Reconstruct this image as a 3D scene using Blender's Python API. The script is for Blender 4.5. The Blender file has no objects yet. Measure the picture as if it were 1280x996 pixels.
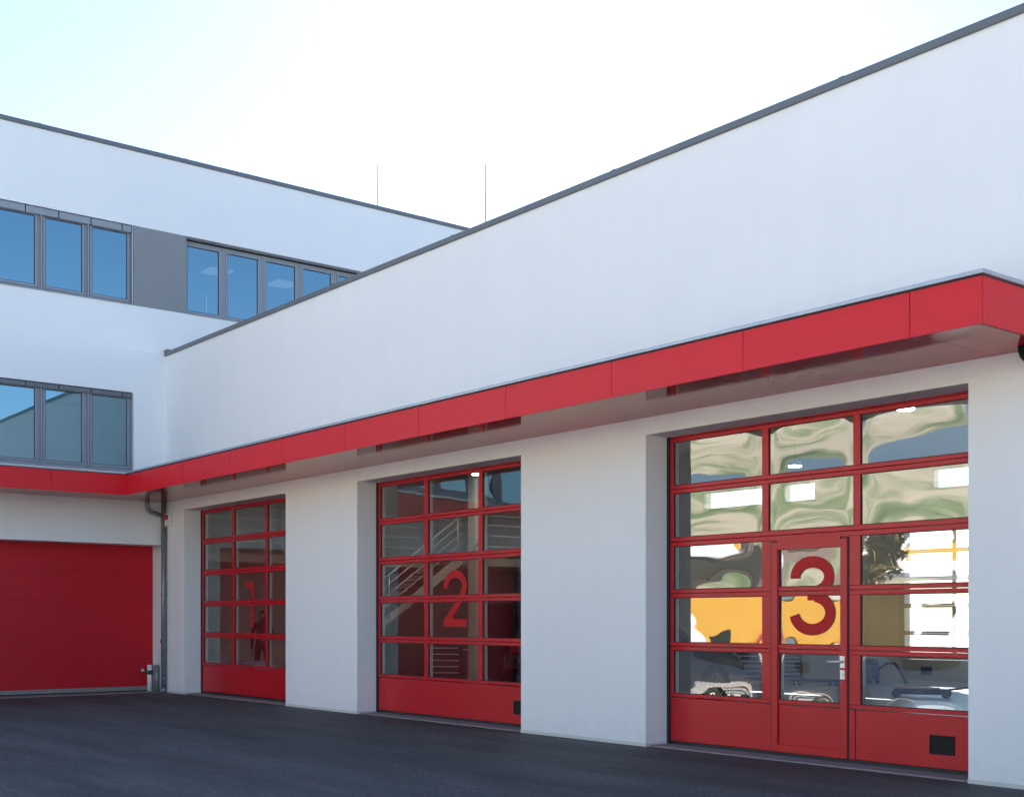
import bpy, bmesh, math, random
from mathutils import Vector, Matrix
from mathutils.noise import noise as pnoise
R = math.radians
rnd = random.Random(7)
S = bpy.context.scene
C = S.collection

# ------------------------------------------------------------ camera, sky, sun, exposure
YAW = 0.8958
cd = bpy.data.cameras.new('camera'); cam = bpy.data.objects.new('camera', cd); C.objects.link(cam)
cam.location = (25.784, -11.035, 1.6); cam.rotation_euler = (R(90), 0, YAW)
cd.sensor_fit = 'HORIZONTAL'; cd.sensor_width = 36.0; cd.lens = 1561.4 / 1280 * 36
cd.shift_y = (772.35 - 498) / 1280; cd.clip_start = 0.1; cd.clip_end = 4000
S.camera = cam

SUN_EL = R(30); SUN_AZ = R(-47.8)            # azimuth measured from +Y towards +X
sdir = Vector((math.sin(SUN_AZ) * math.cos(SUN_EL), math.cos(SUN_AZ) * math.cos(SUN_EL), math.sin(SUN_EL)))
W = bpy.data.worlds.new('World'); S.world = W; W.use_nodes = True
nt = W.node_tree; bg = nt.nodes['Background']
sky = nt.nodes.new('ShaderNodeTexSky'); sky.sky_type = 'NISHITA'; sky.sun_disc = False
sky.sun_elevation = SUN_EL; sky.sun_rotation = SUN_AZ; sky.altitude = 400
sky.air_density = 1.0; sky.dust_density = 0.15; sky.ozone_density = 2.4
nt.links.new(sky.outputs[0], bg.inputs[0]); bg.inputs[1].default_value = 0.051
sl = bpy.data.lights.new('sun', 'SUN'); sl.energy = 5.0; sl.angle = R(0.53); sl.color = (1.0, 0.965, 0.915)
so = bpy.data.objects.new('sun', sl); C.objects.link(so); so.rotation_euler = sdir.to_track_quat('Z', 'Y').to_euler()
so.location = (0, 30, 40)
S.view_settings.view_transform = 'Standard'; S.view_settings.look = 'None'
S.view_settings.exposure = 2.66; S.view_settings.gamma = 1
S.render.engine = 'CYCLES'
S.cycles.max_bounces = 10; S.cycles.diffuse_bounces = 4; S.cycles.glossy_bounces = 5
S.cycles.transparent_max_bounces = 16; S.cycles.caustics_reflective = False; S.cycles.caustics_refractive = False
S.cycles.sample_clamp_indirect = 2.5
S.cycles.use_denoising = True

# ------------------------------------------------------------ materials
def mat(name, col, rough=0.6, metal=0.0, spec=0.5, var=0.0, vscale=3.0, bump=0.0, bscale=80.0, rvar=0.0, coat=0.0, emit=None, estr=0.0, streak=0.0):
    m = bpy.data.materials.new(name); m.use_nodes = True
    n = m.node_tree; b = n.nodes['Principled BSDF']
    b.inputs['Base Color'].default_value = (*col, 1); b.inputs['Roughness'].default_value = rough
    b.inputs['Metallic'].default_value = metal; b.inputs['Specular IOR Level'].default_value = spec
    b.inputs['Coat Weight'].default_value = coat; b.inputs['Coat Roughness'].default_value = 0.04
    if emit: b.inputs['Emission Color'].default_value = (*emit, 1); b.inputs['Emission Strength'].default_value = estr
    tc = n.nodes.new('ShaderNodeNewGeometry')
    if var or rvar or streak:
        t = n.nodes.new('ShaderNodeTexNoise'); t.inputs['Scale'].default_value = vscale; t.inputs['Detail'].default_value = 6
        t.inputs['Roughness'].default_value = 0.65
        if streak:
            mp = n.nodes.new('ShaderNodeMapping'); mp.inputs['Scale'].default_value = (1, 1, streak)
            n.links.new(tc.outputs['Position'], mp.inputs[0]); n.links.new(mp.outputs[0], t.inputs['Vector'])
        else:
            n.links.new(tc.outputs['Position'], t.inputs['Vector'])
        if var:
            r = n.nodes.new('ShaderNodeMapRange'); r.inputs[1].default_value = 0.25; r.inputs[2].default_value = 0.75
            r.inputs[3].default_value = 1 - var; r.inputs[4].default_value = 1 + var
            mx = n.nodes.new('ShaderNodeMix'); mx.data_type = 'RGBA'; mx.blend_type = 'MULTIPLY'; mx.inputs[0].default_value = 1
            mx.inputs[6].default_value = (*col, 1)
            cb = n.nodes.new('ShaderNodeCombineColor')
            n.links.new(t.outputs[0], r.inputs[0])
            for k in range(3): n.links.new(r.outputs[0], cb.inputs[k])
            n.links.new(cb.outputs[0], mx.inputs[7]); n.links.new(mx.outputs[2], b.inputs['Base Color'])
        if rvar:
            r2 = n.nodes.new('ShaderNodeMapRange'); r2.inputs[3].default_value = max(0.02, rough - rvar); r2.inputs[4].default_value = rough + rvar
            n.links.new(t.outputs[0], r2.inputs[0]); n.links.new(r2.outputs[0], b.inputs['Roughness'])
    if bump:
        t2 = n.nodes.new('ShaderNodeTexNoise'); t2.inputs['Scale'].default_value = bscale; t2.inputs['Detail'].default_value = 4
        n.links.new(tc.outputs['Position'], t2.inputs['Vector'])
        bp = n.nodes.new('ShaderNodeBump'); bp.inputs['Strength'].default_value = bump; bp.inputs['Distance'].default_value = 0.01
        n.links.new(t2.outputs[0], bp.inputs['Height']); n.links.new(bp.outputs[0], b.inputs['Normal'])
    return m

def glass(name, base, gain, tint, gtint=(1, 1, 1)):
    m = bpy.data.materials.new(name); m.use_nodes = True
    n = m.node_tree; n.nodes.remove(n.nodes['Principled BSDF']); out = n.nodes['Material Output']
    tr = n.nodes.new('ShaderNodeBsdfTransparent'); tr.inputs[0].default_value = (*tint, 1)
    gl = n.nodes.new('ShaderNodeBsdfGlossy'); gl.inputs['Roughness'].default_value = 0.0; gl.inputs['Color'].default_value = (*gtint, 1)
    # Schlick reflectance from |N.I|, so both faces of the sheet behave alike
    ge = n.nodes.new('ShaderNodeNewGeometry'); dt = n.nodes.new('ShaderNodeVectorMath'); dt.operation = 'DOT_PRODUCT'
    n.links.new(ge.outputs['Normal'], dt.inputs[0]); n.links.new(ge.outputs['Incoming'], dt.inputs[1])
    ab = n.nodes.new('ShaderNodeMath'); ab.operation = 'ABSOLUTE'; n.links.new(dt.outputs['Value'], ab.inputs[0])
    om = n.nodes.new('ShaderNodeMath'); om.operation = 'SUBTRACT'; om.inputs[0].default_value = 1; om.use_clamp = True; n.links.new(ab.outputs[0], om.inputs[1])
    fr = n.nodes.new('ShaderNodeMath'); fr.operation = 'POWER'; fr.inputs[1].default_value = 5; n.links.new(om.outputs[0], fr.inputs[0])
    ma = n.nodes.new('ShaderNodeMath'); ma.operation = 'MULTIPLY_ADD'; ma.use_clamp = True
    ma.inputs[1].default_value = gain; ma.inputs[2].default_value = base
    mx = n.nodes.new('ShaderNodeMixShader')
    n.links.new(fr.outputs[0], ma.inputs[0]); n.links.new(ma.outputs[0], mx.inputs[0])
    n.links.new(tr.outputs[0], mx.inputs[1]); n.links.new(gl.outputs[0], mx.inputs[2]); n.links.new(mx.outputs[0], out.inputs[0])
    return m

def plaster(name, col, var=0.035):
    """rendered wall: broad mottling, faint vertical weather streaks, fine grain relief"""
    m = mat(name, col, 0.85, spec=0.25, var=var, vscale=0.7, bump=0.35, bscale=140)
    n = m.node_tree; b = n.nodes['Principled BSDF']
    link = [l for l in n.links if l.to_socket == b.inputs['Base Color']][0]; src = link.from_socket
    g = n.nodes.new('ShaderNodeNewGeometry'); mp = n.nodes.new('ShaderNodeMapping'); mp.inputs['Scale'].default_value = (2.6, 2.6, 0.16)
    t = n.nodes.new('ShaderNodeTexNoise'); t.inputs['Scale'].default_value = 1.0; t.inputs['Detail'].default_value = 7
    n.links.new(g.outputs['Position'], mp.inputs[0]); n.links.new(mp.outputs[0], t.inputs['Vector'])
    r = n.nodes.new('ShaderNodeMapRange'); r.inputs[1].default_value = 0.35; r.inputs[2].default_value = 0.75
    r.inputs[3].default_value = 1.004; r.inputs[4].default_value = 0.985
    n.links.new(t.outputs[0], r.inputs[0])
    # dirt splashed up from the ground: a stain with its own blotchy outline
    sp = n.nodes.new('ShaderNodeSeparateXYZ'); n.links.new(g.outputs['Position'], sp.inputs[0])
    t3 = n.nodes.new('ShaderNodeTexNoise'); t3.inputs['Scale'].default_value = 5; t3.inputs['Detail'].default_value = 8
    n.links.new(g.outputs['Position'], t3.inputs['Vector'])
    a = n.nodes.new('ShaderNodeMath'); a.operation = 'MULTIPLY_ADD'; a.inputs[1].default_value = -0.9; a.inputs[2].default_value = 0.62
    n.links.new(t3.outputs[0], a.inputs[0])
    a2 = n.nodes.new('ShaderNodeMath'); a2.operation = 'ADD'; n.links.new(a.outputs[0], a2.inputs[0]); n.links.new(sp.outputs[2], a2.inputs[1])
    r3 = n.nodes.new('ShaderNodeMapRange'); r3.inputs[1].default_value = 0.1; r3.inputs[2].default_value = 0.5; r3.inputs[3].default_value = 0.93; r3.inputs[4].default_value = 1.0
    n.links.new(a2.outputs[0], r3.inputs[0])
    mu = n.nodes.new('ShaderNodeMath'); mu.operation = 'MULTIPLY'; n.links.new(r.outputs[0], mu.inputs[0]); n.links.new(r3.outputs[0], mu.inputs[1])
    vm = n.nodes.new('ShaderNodeVectorMath'); vm.operation = 'SCALE'
    n.links.new(src, vm.inputs[0]); n.links.new(mu.outputs[0], vm.inputs['Scale']); n.links.new(vm.outputs[0], b.inputs['Base Color'])
    return m

M = {}
M['white'] = plaster('white_plaster', (0.845, 0.84, 0.86), 0.02)
M['grey'] = plaster('grey_plaster', (0.26, 0.27, 0.29))
M['plinth'] = mat('plinth_coat', (0.62, 0.61, 0.58), 0.8, var=0.12, vscale=6)
M['anth'] = mat('anthracite_metal', (0.135, 0.145, 0.165), 0.42, spec=0.5, var=0.08, vscale=2, rvar=0.08)
M['frame'] = mat('grey_window_frame', (0.27, 0.29, 0.34), 0.4, var=0.05, vscale=3)
M['dark'] = mat('dark_gasket_and_shade', (0.015, 0.016, 0.018), 0.6)  # also colours the strips that imitate shaded gaps
M['red'] = mat('red_door_paint', (0.52, 0.010, 0.020), 0.36, spec=0.38, var=0.07, vscale=2.5, rvar=0.07, bump=0.03, bscale=300)
M['redroll'] = mat('red_door_skin', (0.54, 0.010, 0.022), 0.42, spec=0.3, var=0.08, vscale=1.2, rvar=0.1, bump=0.03, bscale=200)
M['hpl'] = mat('red_facade_panel', (0.68, 0.014, 0.026), 0.40, spec=0.3, var=0.06, vscale=1.1, rvar=0.08)
M['soffit'] = mat('red_soffit_panel', (0.50, 0.022, 0.035), 0.08, spec=0.42, var=0.06, vscale=1.3, rvar=0.012)
M['flash'] = mat('zinc_flashing', (0.42, 0.45, 0.50), 0.35, metal=0.6, var=0.08, vscale=3)
M['galv'] = mat('grey_pipe', (0.20, 0.23, 0.24), 0.38, metal=0.35, var=0.12, vscale=5)
M['steel'] = mat('brushed_steel', (0.72, 0.72, 0.71), 0.38, metal=0.45)
M['alu'] = mat('pale_aluminium', (0.60, 0.58, 0.52), 0.5, metal=0.2)
M['black'] = mat('black_plastic', (0.008, 0.010, 0.012), 0.6, spec=0.25)
M['plastic'] = mat('white_plastic', (0.78, 0.78, 0.76), 0.4)
M['decal'] = mat('red_number_film', (0.50, 0.013, 0.016), 0.55, spec=0.25)
M['sign'] = mat('red_sign_plastic', (0.45, 0.012, 0.03), 0.4)
M['green'] = mat('green_band', (0.02, 0.09, 0.05), 0.5)
M['conc'] = mat('grey_concrete', (0.24, 0.22, 0.22), 0.85, var=0.16, vscale=7, bump=0.3, bscale=60)
M['floor'] = mat('hall_floor', (0.36, 0.37, 0.39), 0.35, var=0.12, vscale=1.5, rvar=0.1)
M['inner'] = mat('hall_wall_paint', (0.66, 0.66, 0.65), 0.8, var=0.04, vscale=1)
M['cream'] = mat('cream_panel', (0.42, 0.37, 0.28), 0.6, var=0.06)
M['ceil'] = mat('hall_ceiling', (0.62, 0.62, 0.62), 0.8, var=0.05)
M['stone'] = mat('slab_edge', (0.62, 0.57, 0.50), 0.8, var=0.1, vscale=5)
M['lamp'] = mat('lamp_diffuser', (0.9, 0.9, 0.85), 0.5, emit=(1.0, 0.93, 0.8), estr=16.0)
M['panel_lamp'] = mat('office_lamp_diffuser', (0.9, 0.9, 0.9), 0.5, emit=(1.0, 0.97, 0.92), estr=0.06)
M['carpaint'] = mat('black_car_paint', (0.006, 0.007, 0.012), 0.25, coat=1.0)
M['tyre'] = mat('tyre_rubber', (0.012, 0.012, 0.012), 0.8)
M['rim'] = mat('rim_alloy', (0.38, 0.35, 0.27), 0.35, metal=0.8)
M['carglass'] = mat('car_window', (0.01, 0.012, 0.014), 0.05, spec=0.8)
M['headlight'] = mat('light_lens', (0.7, 0.72, 0.75), 0.08, spec=0.9)
M['toolred'] = mat('tool_red', (0.22, 0.012, 0.02), 0.35)
M['toolblack'] = mat('tool_black', (0.02, 0.021, 0.024), 0.4)
M['blue'] = mat('blue_plastic', (0.02, 0.06, 0.16), 0.4)
M['skin'] = mat('skin', (0.42, 0.24, 0.17), 0.6)
M['hair'] = mat('dark_hair', (0.015, 0.011, 0.009), 0.7)
M['cloth'] = mat('dark_uniform', (0.018, 0.02, 0.032), 0.9, var=0.2, vscale=12)
M['shoe'] = mat('black_shoes', (0.01, 0.01, 0.01), 0.5)
M['cardboard'] = mat('cardboard', (0.34, 0.22, 0.12), 0.8, var=0.08)
M['lilac'] = mat('lilac_plastic', (0.42, 0.40, 0.55), 0.5)
M['sheet'] = mat('crumpled_sheet', (0.42, 0.45, 0.48), 0.7, var=0.1, vscale=6)
M['yellow'] = mat('machine_yellow', (0.72, 0.36, 0.02), 0.4, var=0.06)
M['creamwall'] = mat('cream_house_wall', (0.62, 0.54, 0.42), 0.85, var=0.06, vscale=0.5)
M['tile'] = mat('clay_roof', (0.30, 0.22, 0.17), 0.8, var=0.2, vscale=2)
M['bark'] = mat('bark', (0.09, 0.065, 0.045), 0.9, var=0.3, vscale=8, bump=0.6, bscale=20)
M['leaf'] = mat('leaf', (0.07, 0.115, 0.03), 0.6, var=0.4, vscale=0.8)
M['leaf2'] = mat('autumn_leaf', (0.16, 0.12, 0.03), 0.6, var=0.4, vscale=0.8)
M['vanwhite'] = mat('white_van_paint', (0.78, 0.78, 0.78), 0.3, coat=0.6)
M['glass'] = glass('door_glass', 0.165, 1.0, (0.86, 0.90, 0.88))
M['office_glass'] = glass('office_glass', 0.36, 0.8, (0.24, 0.32, 0.36), (0.50, 0.82, 1.0))
M['back_glass'] = glass('back_door_glass', 0.12, 0.9, (0.85, 0.88, 0.87))

# asphalt: fine aggregate, wide tonal patches, soft relief
def asphalt():
    m = mat('asphalt', (0.064, 0.063, 0.062), 0.72, spec=0.4, var=0.25, vscale=0.35, rvar=0.12, bump=0.9, bscale=90)
    n = m.node_tree; b = n.nodes['Principled BSDF']
    src = [l for l in n.links if l.to_socket == b.inputs['Base Color']][0].from_socket
    g = n.nodes.new('ShaderNodeNewGeometry'); v = n.nodes.new('ShaderNodeTexVoronoi'); v.inputs['Scale'].default_value = 55
    n.links.new(g.outputs['Position'], v.inputs['Vector'])
    r = n.nodes.new('ShaderNodeMapRange'); r.inputs[3].default_value = 0.6; r.inputs[4].default_value = 1.5
    sp = n.nodes.new('ShaderNodeSeparateColor'); n.links.new(v.outputs['Color'], sp.inputs[0]); n.links.new(sp.outputs[0], r.inputs[0])
    # paver lanes and worn patches: noise drawn out along the facade, with a finer blotch on top
    mp = n.nodes.new('ShaderNodeMapping'); mp.inputs['Scale'].default_value = (0.18, 1.1, 1); n.links.new(g.outputs['Position'], mp.inputs[0])
    t = n.nodes.new('ShaderNodeTexNoise'); t.inputs['Scale'].default_value = 1.3; t.inputs['Detail'].default_value = 8; t.inputs['Roughness'].default_value = 0.7
    n.links.new(mp.outputs[0], t.inputs['Vector'])
    r4 = n.nodes.new('ShaderNodeMapRange'); r4.inputs[1].default_value = 0.3; r4.inputs[2].default_value = 0.7; r4.inputs[3].default_value = 0.6; r4.inputs[4].default_value = 1.55
    n.links.new(t.outputs[0], r4.inputs[0])
    mu = n.nodes.new('ShaderNodeMath'); mu.operation = 'MULTIPLY'; n.links.new(r.outputs[0], mu.inputs[0]); n.links.new(r4.outputs[0], mu.inputs[1])
    vm = n.nodes.new('ShaderNodeVectorMath'); vm.operation = 'SCALE'
    n.links.new(src, vm.inputs[0]); n.links.new(mu.outputs[0], vm.inputs['Scale']); n.links.new(vm.outputs[0], b.inputs['Base Color'])
    return m
M['asphalt'] = asphalt()
def meadow():
    m = mat('hillside', (0.07, 0.12, 0.03), 0.95)
    n = m.node_tree; b = n.nodes['Principled BSDF']; g = n.nodes.new('ShaderNodeNewGeometry')
    t = n.nodes.new('ShaderNodeTexNoise'); t.inputs['Scale'].default_value = 0.03; t.inputs['Detail'].default_value = 9; t.inputs['Roughness'].default_value = 0.62
    cr = n.nodes.new('ShaderNodeValToRGB'); e = cr.color_ramp.elements
    e[0].position = 0.36; e[0].color = (0.06, 0.115, 0.045, 1); e[1].position = 0.56; e[1].color = (0.50, 0.44, 0.33, 1)
    x = e.new(0.46); x.color = (0.20, 0.25, 0.12, 1)
    n.links.new(g.outputs['Position'], t.inputs['Vector']); n.links.new(t.outputs[0], cr.inputs[0]); n.links.new(cr.outputs[0], b.inputs['Base Color'])
    return m
M['meadow'] = meadow()

# ------------------------------------------------------------ mesh helpers
WLOC = {}
def new_bm(): return bmesh.new()
def box(bm, x0, x1, y0, y1, z0, z1):
    v = [bm.verts.new(p) for p in ((x0,y0,z0),(x1,y0,z0),(x1,y1,z0),(x0,y1,z0),(x0,y0,z1),(x1,y0,z1),(x1,y1,z1),(x0,y1,z1))]
    for f in ((0,3,2,1),(4,5,6,7),(0,1,5,4),(1,2,6,5),(2,3,7,6),(3,0,4,7)): bm.faces.new([v[i] for i in f])
    return bm
def ring(bm, axis, a0, a1, u0, u1, z0, z1, w, wb=None):
    """rectangular frame of width w; axis 'y': lies in x-z, 'x': lies in y-z; depth a0..a1"""
    wb = wb or w
    parts = ((u0, u0+w, z0, z1), (u1-w, u1, z0, z1), (u0+w, u1-w, z0, z0+wb), (u0+w, u1-w, z1-w, z1))
    for (p, q, r, s) in parts:
        if axis == 'y': box(bm, p, q, a0, a1, r, s)
        else: box(bm, a0, a1, p, q, r, s)
    return bm
def tube(bm, pts, rad, n=12, cap=True):
    pts = [Vector(p) for p in pts]; rs = rad if isinstance(rad, (list, tuple)) else [rad] * len(pts)
    loops = []; prev = None
    for i, p in enumerate(pts):
        d = (pts[min(i+1, len(pts)-1)] - pts[max(i-1, 0)]).normalized()
        up = Vector((0,0,1)) if abs(d.z) < 0.9 else Vector((1,0,0))
        a = d.cross(up).normalized() if prev is None else (prev - d * prev.dot(d)).normalized()
        prev = a; b = d.cross(a)
        loops.append([bm.verts.new(p + (a * math.cos(2*math.pi*k/n) + b * math.sin(2*math.pi*k/n)) * rs[i]) for k in range(n)])
    for A, B in zip(loops, loops[1:]):
        for k in range(n):
            f = bm.faces.new((A[k], A[(k+1) % n], B[(k+1) % n], B[k])); f.smooth = True
    if cap: bm.faces.new(loops[0][::-1]); bm.faces.new(loops[-1])
    return bm
def bevel(bm, w=0.004, seg=1):
    bmesh.ops.bevel(bm, geom=list(bm.edges), offset=w, segments=seg, affect='EDGES', clamp_overlap=True); return bm
def obj(name, bm, m, parent=None, fix=True, props=None):
    if fix: bmesh.ops.recalc_face_normals(bm, faces=bm.faces)
    co = [v.co for v in bm.verts]
    lo = Vector((min(c[i] for c in co) for i in range(3))); hi = Vector((max(c[i] for c in co) for i in range(3)))
    c = (lo + hi) / 2
    bmesh.ops.translate(bm, verts=bm.verts, vec=-c)
    me = bpy.data.meshes.new(name); bm.to_mesh(me); bm.free(); me.materials.append(M[m])
    o = bpy.data.objects.new(name, me); C.objects.link(o)
    o.location = c - (WLOC[parent.name] if parent else Vector((0,0,0))); o.parent = parent; WLOC[o.name] = c
    for k, v in (props or {}).items(): o[k] = v
    return o
def thing(name, label, cat, loc=(0,0,0), group=None, local=False, rz=0):
    o = bpy.data.objects.new(name, None); C.objects.link(o); o.location = loc; o.rotation_euler = (0,0,rz); o.empty_display_size = 0.2
    o['label'] = label; o['category'] = cat
    if group: o['group'] = group
    WLOC[o.name] = Vector((0,0,0)) if local else Vector(loc)
    return o
def tag(o, label, cat, group=None):
    o['label'] = label; o['category'] = cat
    if group: o['group'] = group
    return o
def struct(name, bm, m):
    o = obj(name, bm, m); o['kind'] = 'structure'; return o
def share(src, name, loc, parent):
    o = bpy.data.objects.new(name, src.data); C.objects.link(o); o.parent = parent
    o.location = Vector(loc) - WLOC[parent.name]; WLOC[o.name] = Vector(loc); return o
def wall(bm, axis, a_out, a_in, us, zs, holes):
    """slab between a_out and a_in with real rectangular openings; u runs along the wall"""
    U = sorted(set(us + [h[k] for h in holes for k in (0,1)])); Z = sorted(set(zs + [h[k] for h in holes for k in (2,3)]))
    solid = lambda i, j: 0 <= i < len(U)-1 and 0 <= j < len(Z)-1 and not any(h[0]-1e-6 <= U[i] and U[i+1] <= h[1]+1e-6 and h[2]-1e-6 <= Z[j] and Z[j+1] <= h[3]+1e-6 for h in holes)
    P = (lambda u, a, z: (u, a, z)) if axis == 'y' else (lambda u, a, z: (a, u, z))
    cache = {}
    def V(u, a, z):
        k = (round(u,4), round(a,4), round(z,4))
        if k not in cache: cache[k] = bm.verts.new(P(u, a, z))
        return cache[k]
    for i in range(len(U)-1):
        for j in range(len(Z)-1):
            if not solid(i, j): continue
            u0, u1, z0, z1 = U[i], U[i+1], Z[j], Z[j+1]
            bm.faces.new((V(u0,a_out,z0), V(u1,a_out,z0), V(u1,a_out,z1), V(u0,a_out,z1)))
            bm.faces.new((V(u0,a_in,z0), V(u0,a_in,z1), V(u1,a_in,z1), V(u1,a_in,z0)))
            if not solid(i-1, j): bm.faces.new((V(u0,a_out,z0), V(u0,a_out,z1), V(u0,a_in,z1), V(u0,a_in,z0)))
            if not solid(i+1, j): bm.faces.new((V(u1,a_out,z0), V(u1,a_in,z0), V(u1,a_in,z1), V(u1,a_out,z1)))
            if not solid(i, j-1): bm.faces.new((V(u0,a_out,z0), V(u0,a_in,z0), V(u1,a_in,z0), V(u1,a_out,z0)))
            if not solid(i, j+1): bm.faces.new((V(u0,a_out,z1), V(u1,a_out,z1), V(u1,a_in,z1), V(u0,a_in,z1)))
    return bm

# ------------------------------------------------------------ ground
b = new_bm(); n = 40
g = [[b.verts.new(((i/n*2-1)**3 * 1500 + 10, (j/n*2-1)**3 * 1500, 0)) for j in range(n+1)] for i in range(n+1)]
for i in range(n):
    for j in range(n): b.faces.new((g[i][j], g[i+1][j], g[i+1][j+1], g[i][j+1]))
struct('asphalt_yard', b, 'asphalt')
# pale concrete paving beyond the building's shadow
M['paving'] = mat('pale_paving', (0.50, 0.485, 0.475), 0.85, var=0.12, vscale=0.8, bump=0.3, bscale=30)
b = new_bm()
for (x0, x1, y0, y1) in ((-60, 34, -36, -13), (34, 75, -36, 30)): b.faces.new([b.verts.new((x, y, .004)) for x, y in ((x0, y0), (x1, y0), (x1, y1), (x0, y1))])
struct('paving', b, 'paving')
# green hillside far behind the camera, mirrored in the door glass
b = new_bm(); nx, ny = 60, 16; hv = []
for i in range(nx+1):
    row = []
    for j in range(ny+1):
        x = -420 + 700*i/nx; y = -90 - 260*j/ny; t = j/ny
        z = (t*t*(3-2*t))*(62 + 14*pnoise(Vector((x*0.008, y*0.008, 0)))) + 3*pnoise(Vector((x*.03, y*.03, 5)))*t - 0.3
        row.append(b.verts.new((x, y, z)))
    hv.append(row)
for i in range(nx):
    for j in range(ny):
        f = b.faces.new((hv[i][j], hv[i+1][j], hv[i+1][j+1], hv[i][j+1])); f.smooth = True
struct('hillside', b, 'meadow')

# ------------------------------------------------------------ garage hall (right wing)
PX = (0.96, 5.379, 7.853, 12.20, 14.665, 19.086)      # door jambs along the facade
HEAD = 3.882; DY = 0.383; XE = 24.0; YB = 15.5
hall = thing('garage_hall', 'white plastered garage hall with three glazed red doors under a red canopy', 'building', (12, 0, 0))
b = wall(new_bm(), 'y', 0.0, 0.45, [0.0, XE], [-0.2, 7.25], [(PX[2*k], PX[2*k+1], -0.2, HEAD) for k in range(3)])
obj('wall', b, 'white', hall)
CL = [(a, c, 4.65, 5.2) for a, c in ((1.3, 3.6), (4.16, 5.3), (8.65, 10.6), (11.3, 13.5), (14.7, 16.9), (17.3, 19.5))]
obj('wall', wall(new_bm(), 'y', YB, YB+.4, [-4.9, XE], [-0.2, 6.95], [(PX[2*k], PX[2*k+1], -0.2, HEAD) for k in (1, 2)] + CL), 'inner', hall)
for a, c, z0, z1 in CL:
    w = obj('window', ring(new_bm(), 'y', YB+.05, YB+.12, a+.002, c-.002, z0+.002, z1-.002, .06), 'frame', hall)
    obj('pane', box(new_bm(), a+.055, c-.055, YB+.08, YB+.085, z0+.055, z1-.055), 'back_glass', w)
obj('wall', box(new_bm(), XE-.4, XE-.002, .45, YB, -.2, 7.25), 'white', hall)
obj('wall', box(new_bm(), -4.9, -4.5, .5, YB, -.2, 6.4), 'inner', hall)
obj('wall', wall(new_bm(), 'y', .40, .7, [-4.9, -.003], [-.2, 6.4], []), 'inner', hall)
obj('floor', box(new_bm(), -4.5, XE-.4, .452, YB-.002, -.2, .012), 'floor', hall)
obj('ceiling', box(new_bm(), -4.5, XE-.4, .452, YB-.002, 6.4, 6.7), 'ceil', hall)
obj('roof', box(new_bm(), .003, XE-.4, .452, YB+.4, 6.702, 6.95), 'anth', hall)
# plinth strip at the foot of each pier
for x0, x1 in ((0.0, PX[0]), (PX[1], PX[2]), (PX[3], PX[4]), (PX[5], XE)):
    b = new_bm(); box(b, x0 + .13 if x0 == 0 else x0 - .004, x1 + .004, -.006, .37, -.1, .042); obj('plinth', b, 'plinth', hall)
# parapet capping in folded lengths with joint clips
xs = [0.012, 3.58, 7.09, 10.6, 14.115, 17.627, 21.13, XE]
for a, c in zip(xs, xs[1:]):
    b = new_bm(); box(b, a + .002, c - .002, -.035, .50, 7.25, 7.335); bevel(b, .006)
    obj('parapet_cap', b, 'anth', hall)
for c in xs[1:-1]:
    b = new_bm(); box(b, c - .035, c + .035, -.037, .5, 7.255, 7.338); obj('cap_joint', b, 'anth', hall)
b = new_bm(); box(b, .003, .16, -.036, .5, 7.337, 7.385); obj('cap_upstand', b, 'anth', hall)

ROWS = ((.66, 1.197), (1.30, 1.857), (1.96, 2.50), (2.613, 3.165), (3.265, 3.81))
def pane_mesh(w, h, bul, seed, nx=28, ny=18):
    """one sealed glass unit, dished by a few millimetres as such units are"""
    b = new_bm(); vs = []
    rr = random.Random(seed); ox, oz = rr.uniform(-.25,.25), rr.uniform(-.25,.25); tw = rr.uniform(-1,1); s2 = rr.uniform(.4, 1.0)
    for i in range(nx+1):
        col = []
        for j in range(ny+1):
            u, v = 2*i/nx-1, 2*j/ny-1
            d = (1-u**4) * (1-v*v) * (1 + ox*u + oz*v) + .12*tw*u*v
            d += .12*s2*(1-u*u)*(1-v*v)*math.sin(3.1*u + seed)*math.cos(2.7*v+seed*1.7)
            d += .022*(1-u**6)*(1-v**4)*math.sin(7.3*u + 2.1*v + seed*2.3)*math.cos(5.1*v - 1.7*u + seed)
            col.append(b.verts.new((u*w/2, bul*d, v*h/2)))
        vs.append(col)
    for i in range(nx):
        for j in range(ny):
            f = b.faces.new((vs[i][j], vs[i+1][j], vs[i+1][j+1], vs[i][j+1])); f.smooth = True
    return b
def stroke(b, pts, w, y, t=.002):
    """flat film: a ribbon of width w along pts (x, z), front face at y"""
    P = [Vector((p[0], 0, p[1])) for p in pts]; L = []
    for i, p in enumerate(P):
        d = (P[min(i+1,len(P)-1)] - P[max(i-1,0)]).normalized(); nn = Vector((-d.z, 0, d.x))
        a, c = p + nn*w/2, p - nn*w/2
        L.append([b.verts.new((a.x, y, a.z)), b.verts.new((c.x, y, c.z)), b.verts.new((c.x, y+t, c.z)), b.verts.new((a.x, y+t, a.z))])
    for A, B in zip(L, L[1:]):
        for k in range(4): b.faces.new((A[k], A[(k+1)%4], B[(k+1)%4], B[k]))
    b.faces.new(L[0]); b.faces.new(L[-1][::-1])
def arc(cx, cz, rx, rz, a0, a1, n=28):
    return [(cx + rx*math.cos(R(a0 + (a1-a0)*i/n)), cz + rz*math.sin(R(a0 + (a1-a0)*i/n))) for i in range(n+1)]
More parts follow.
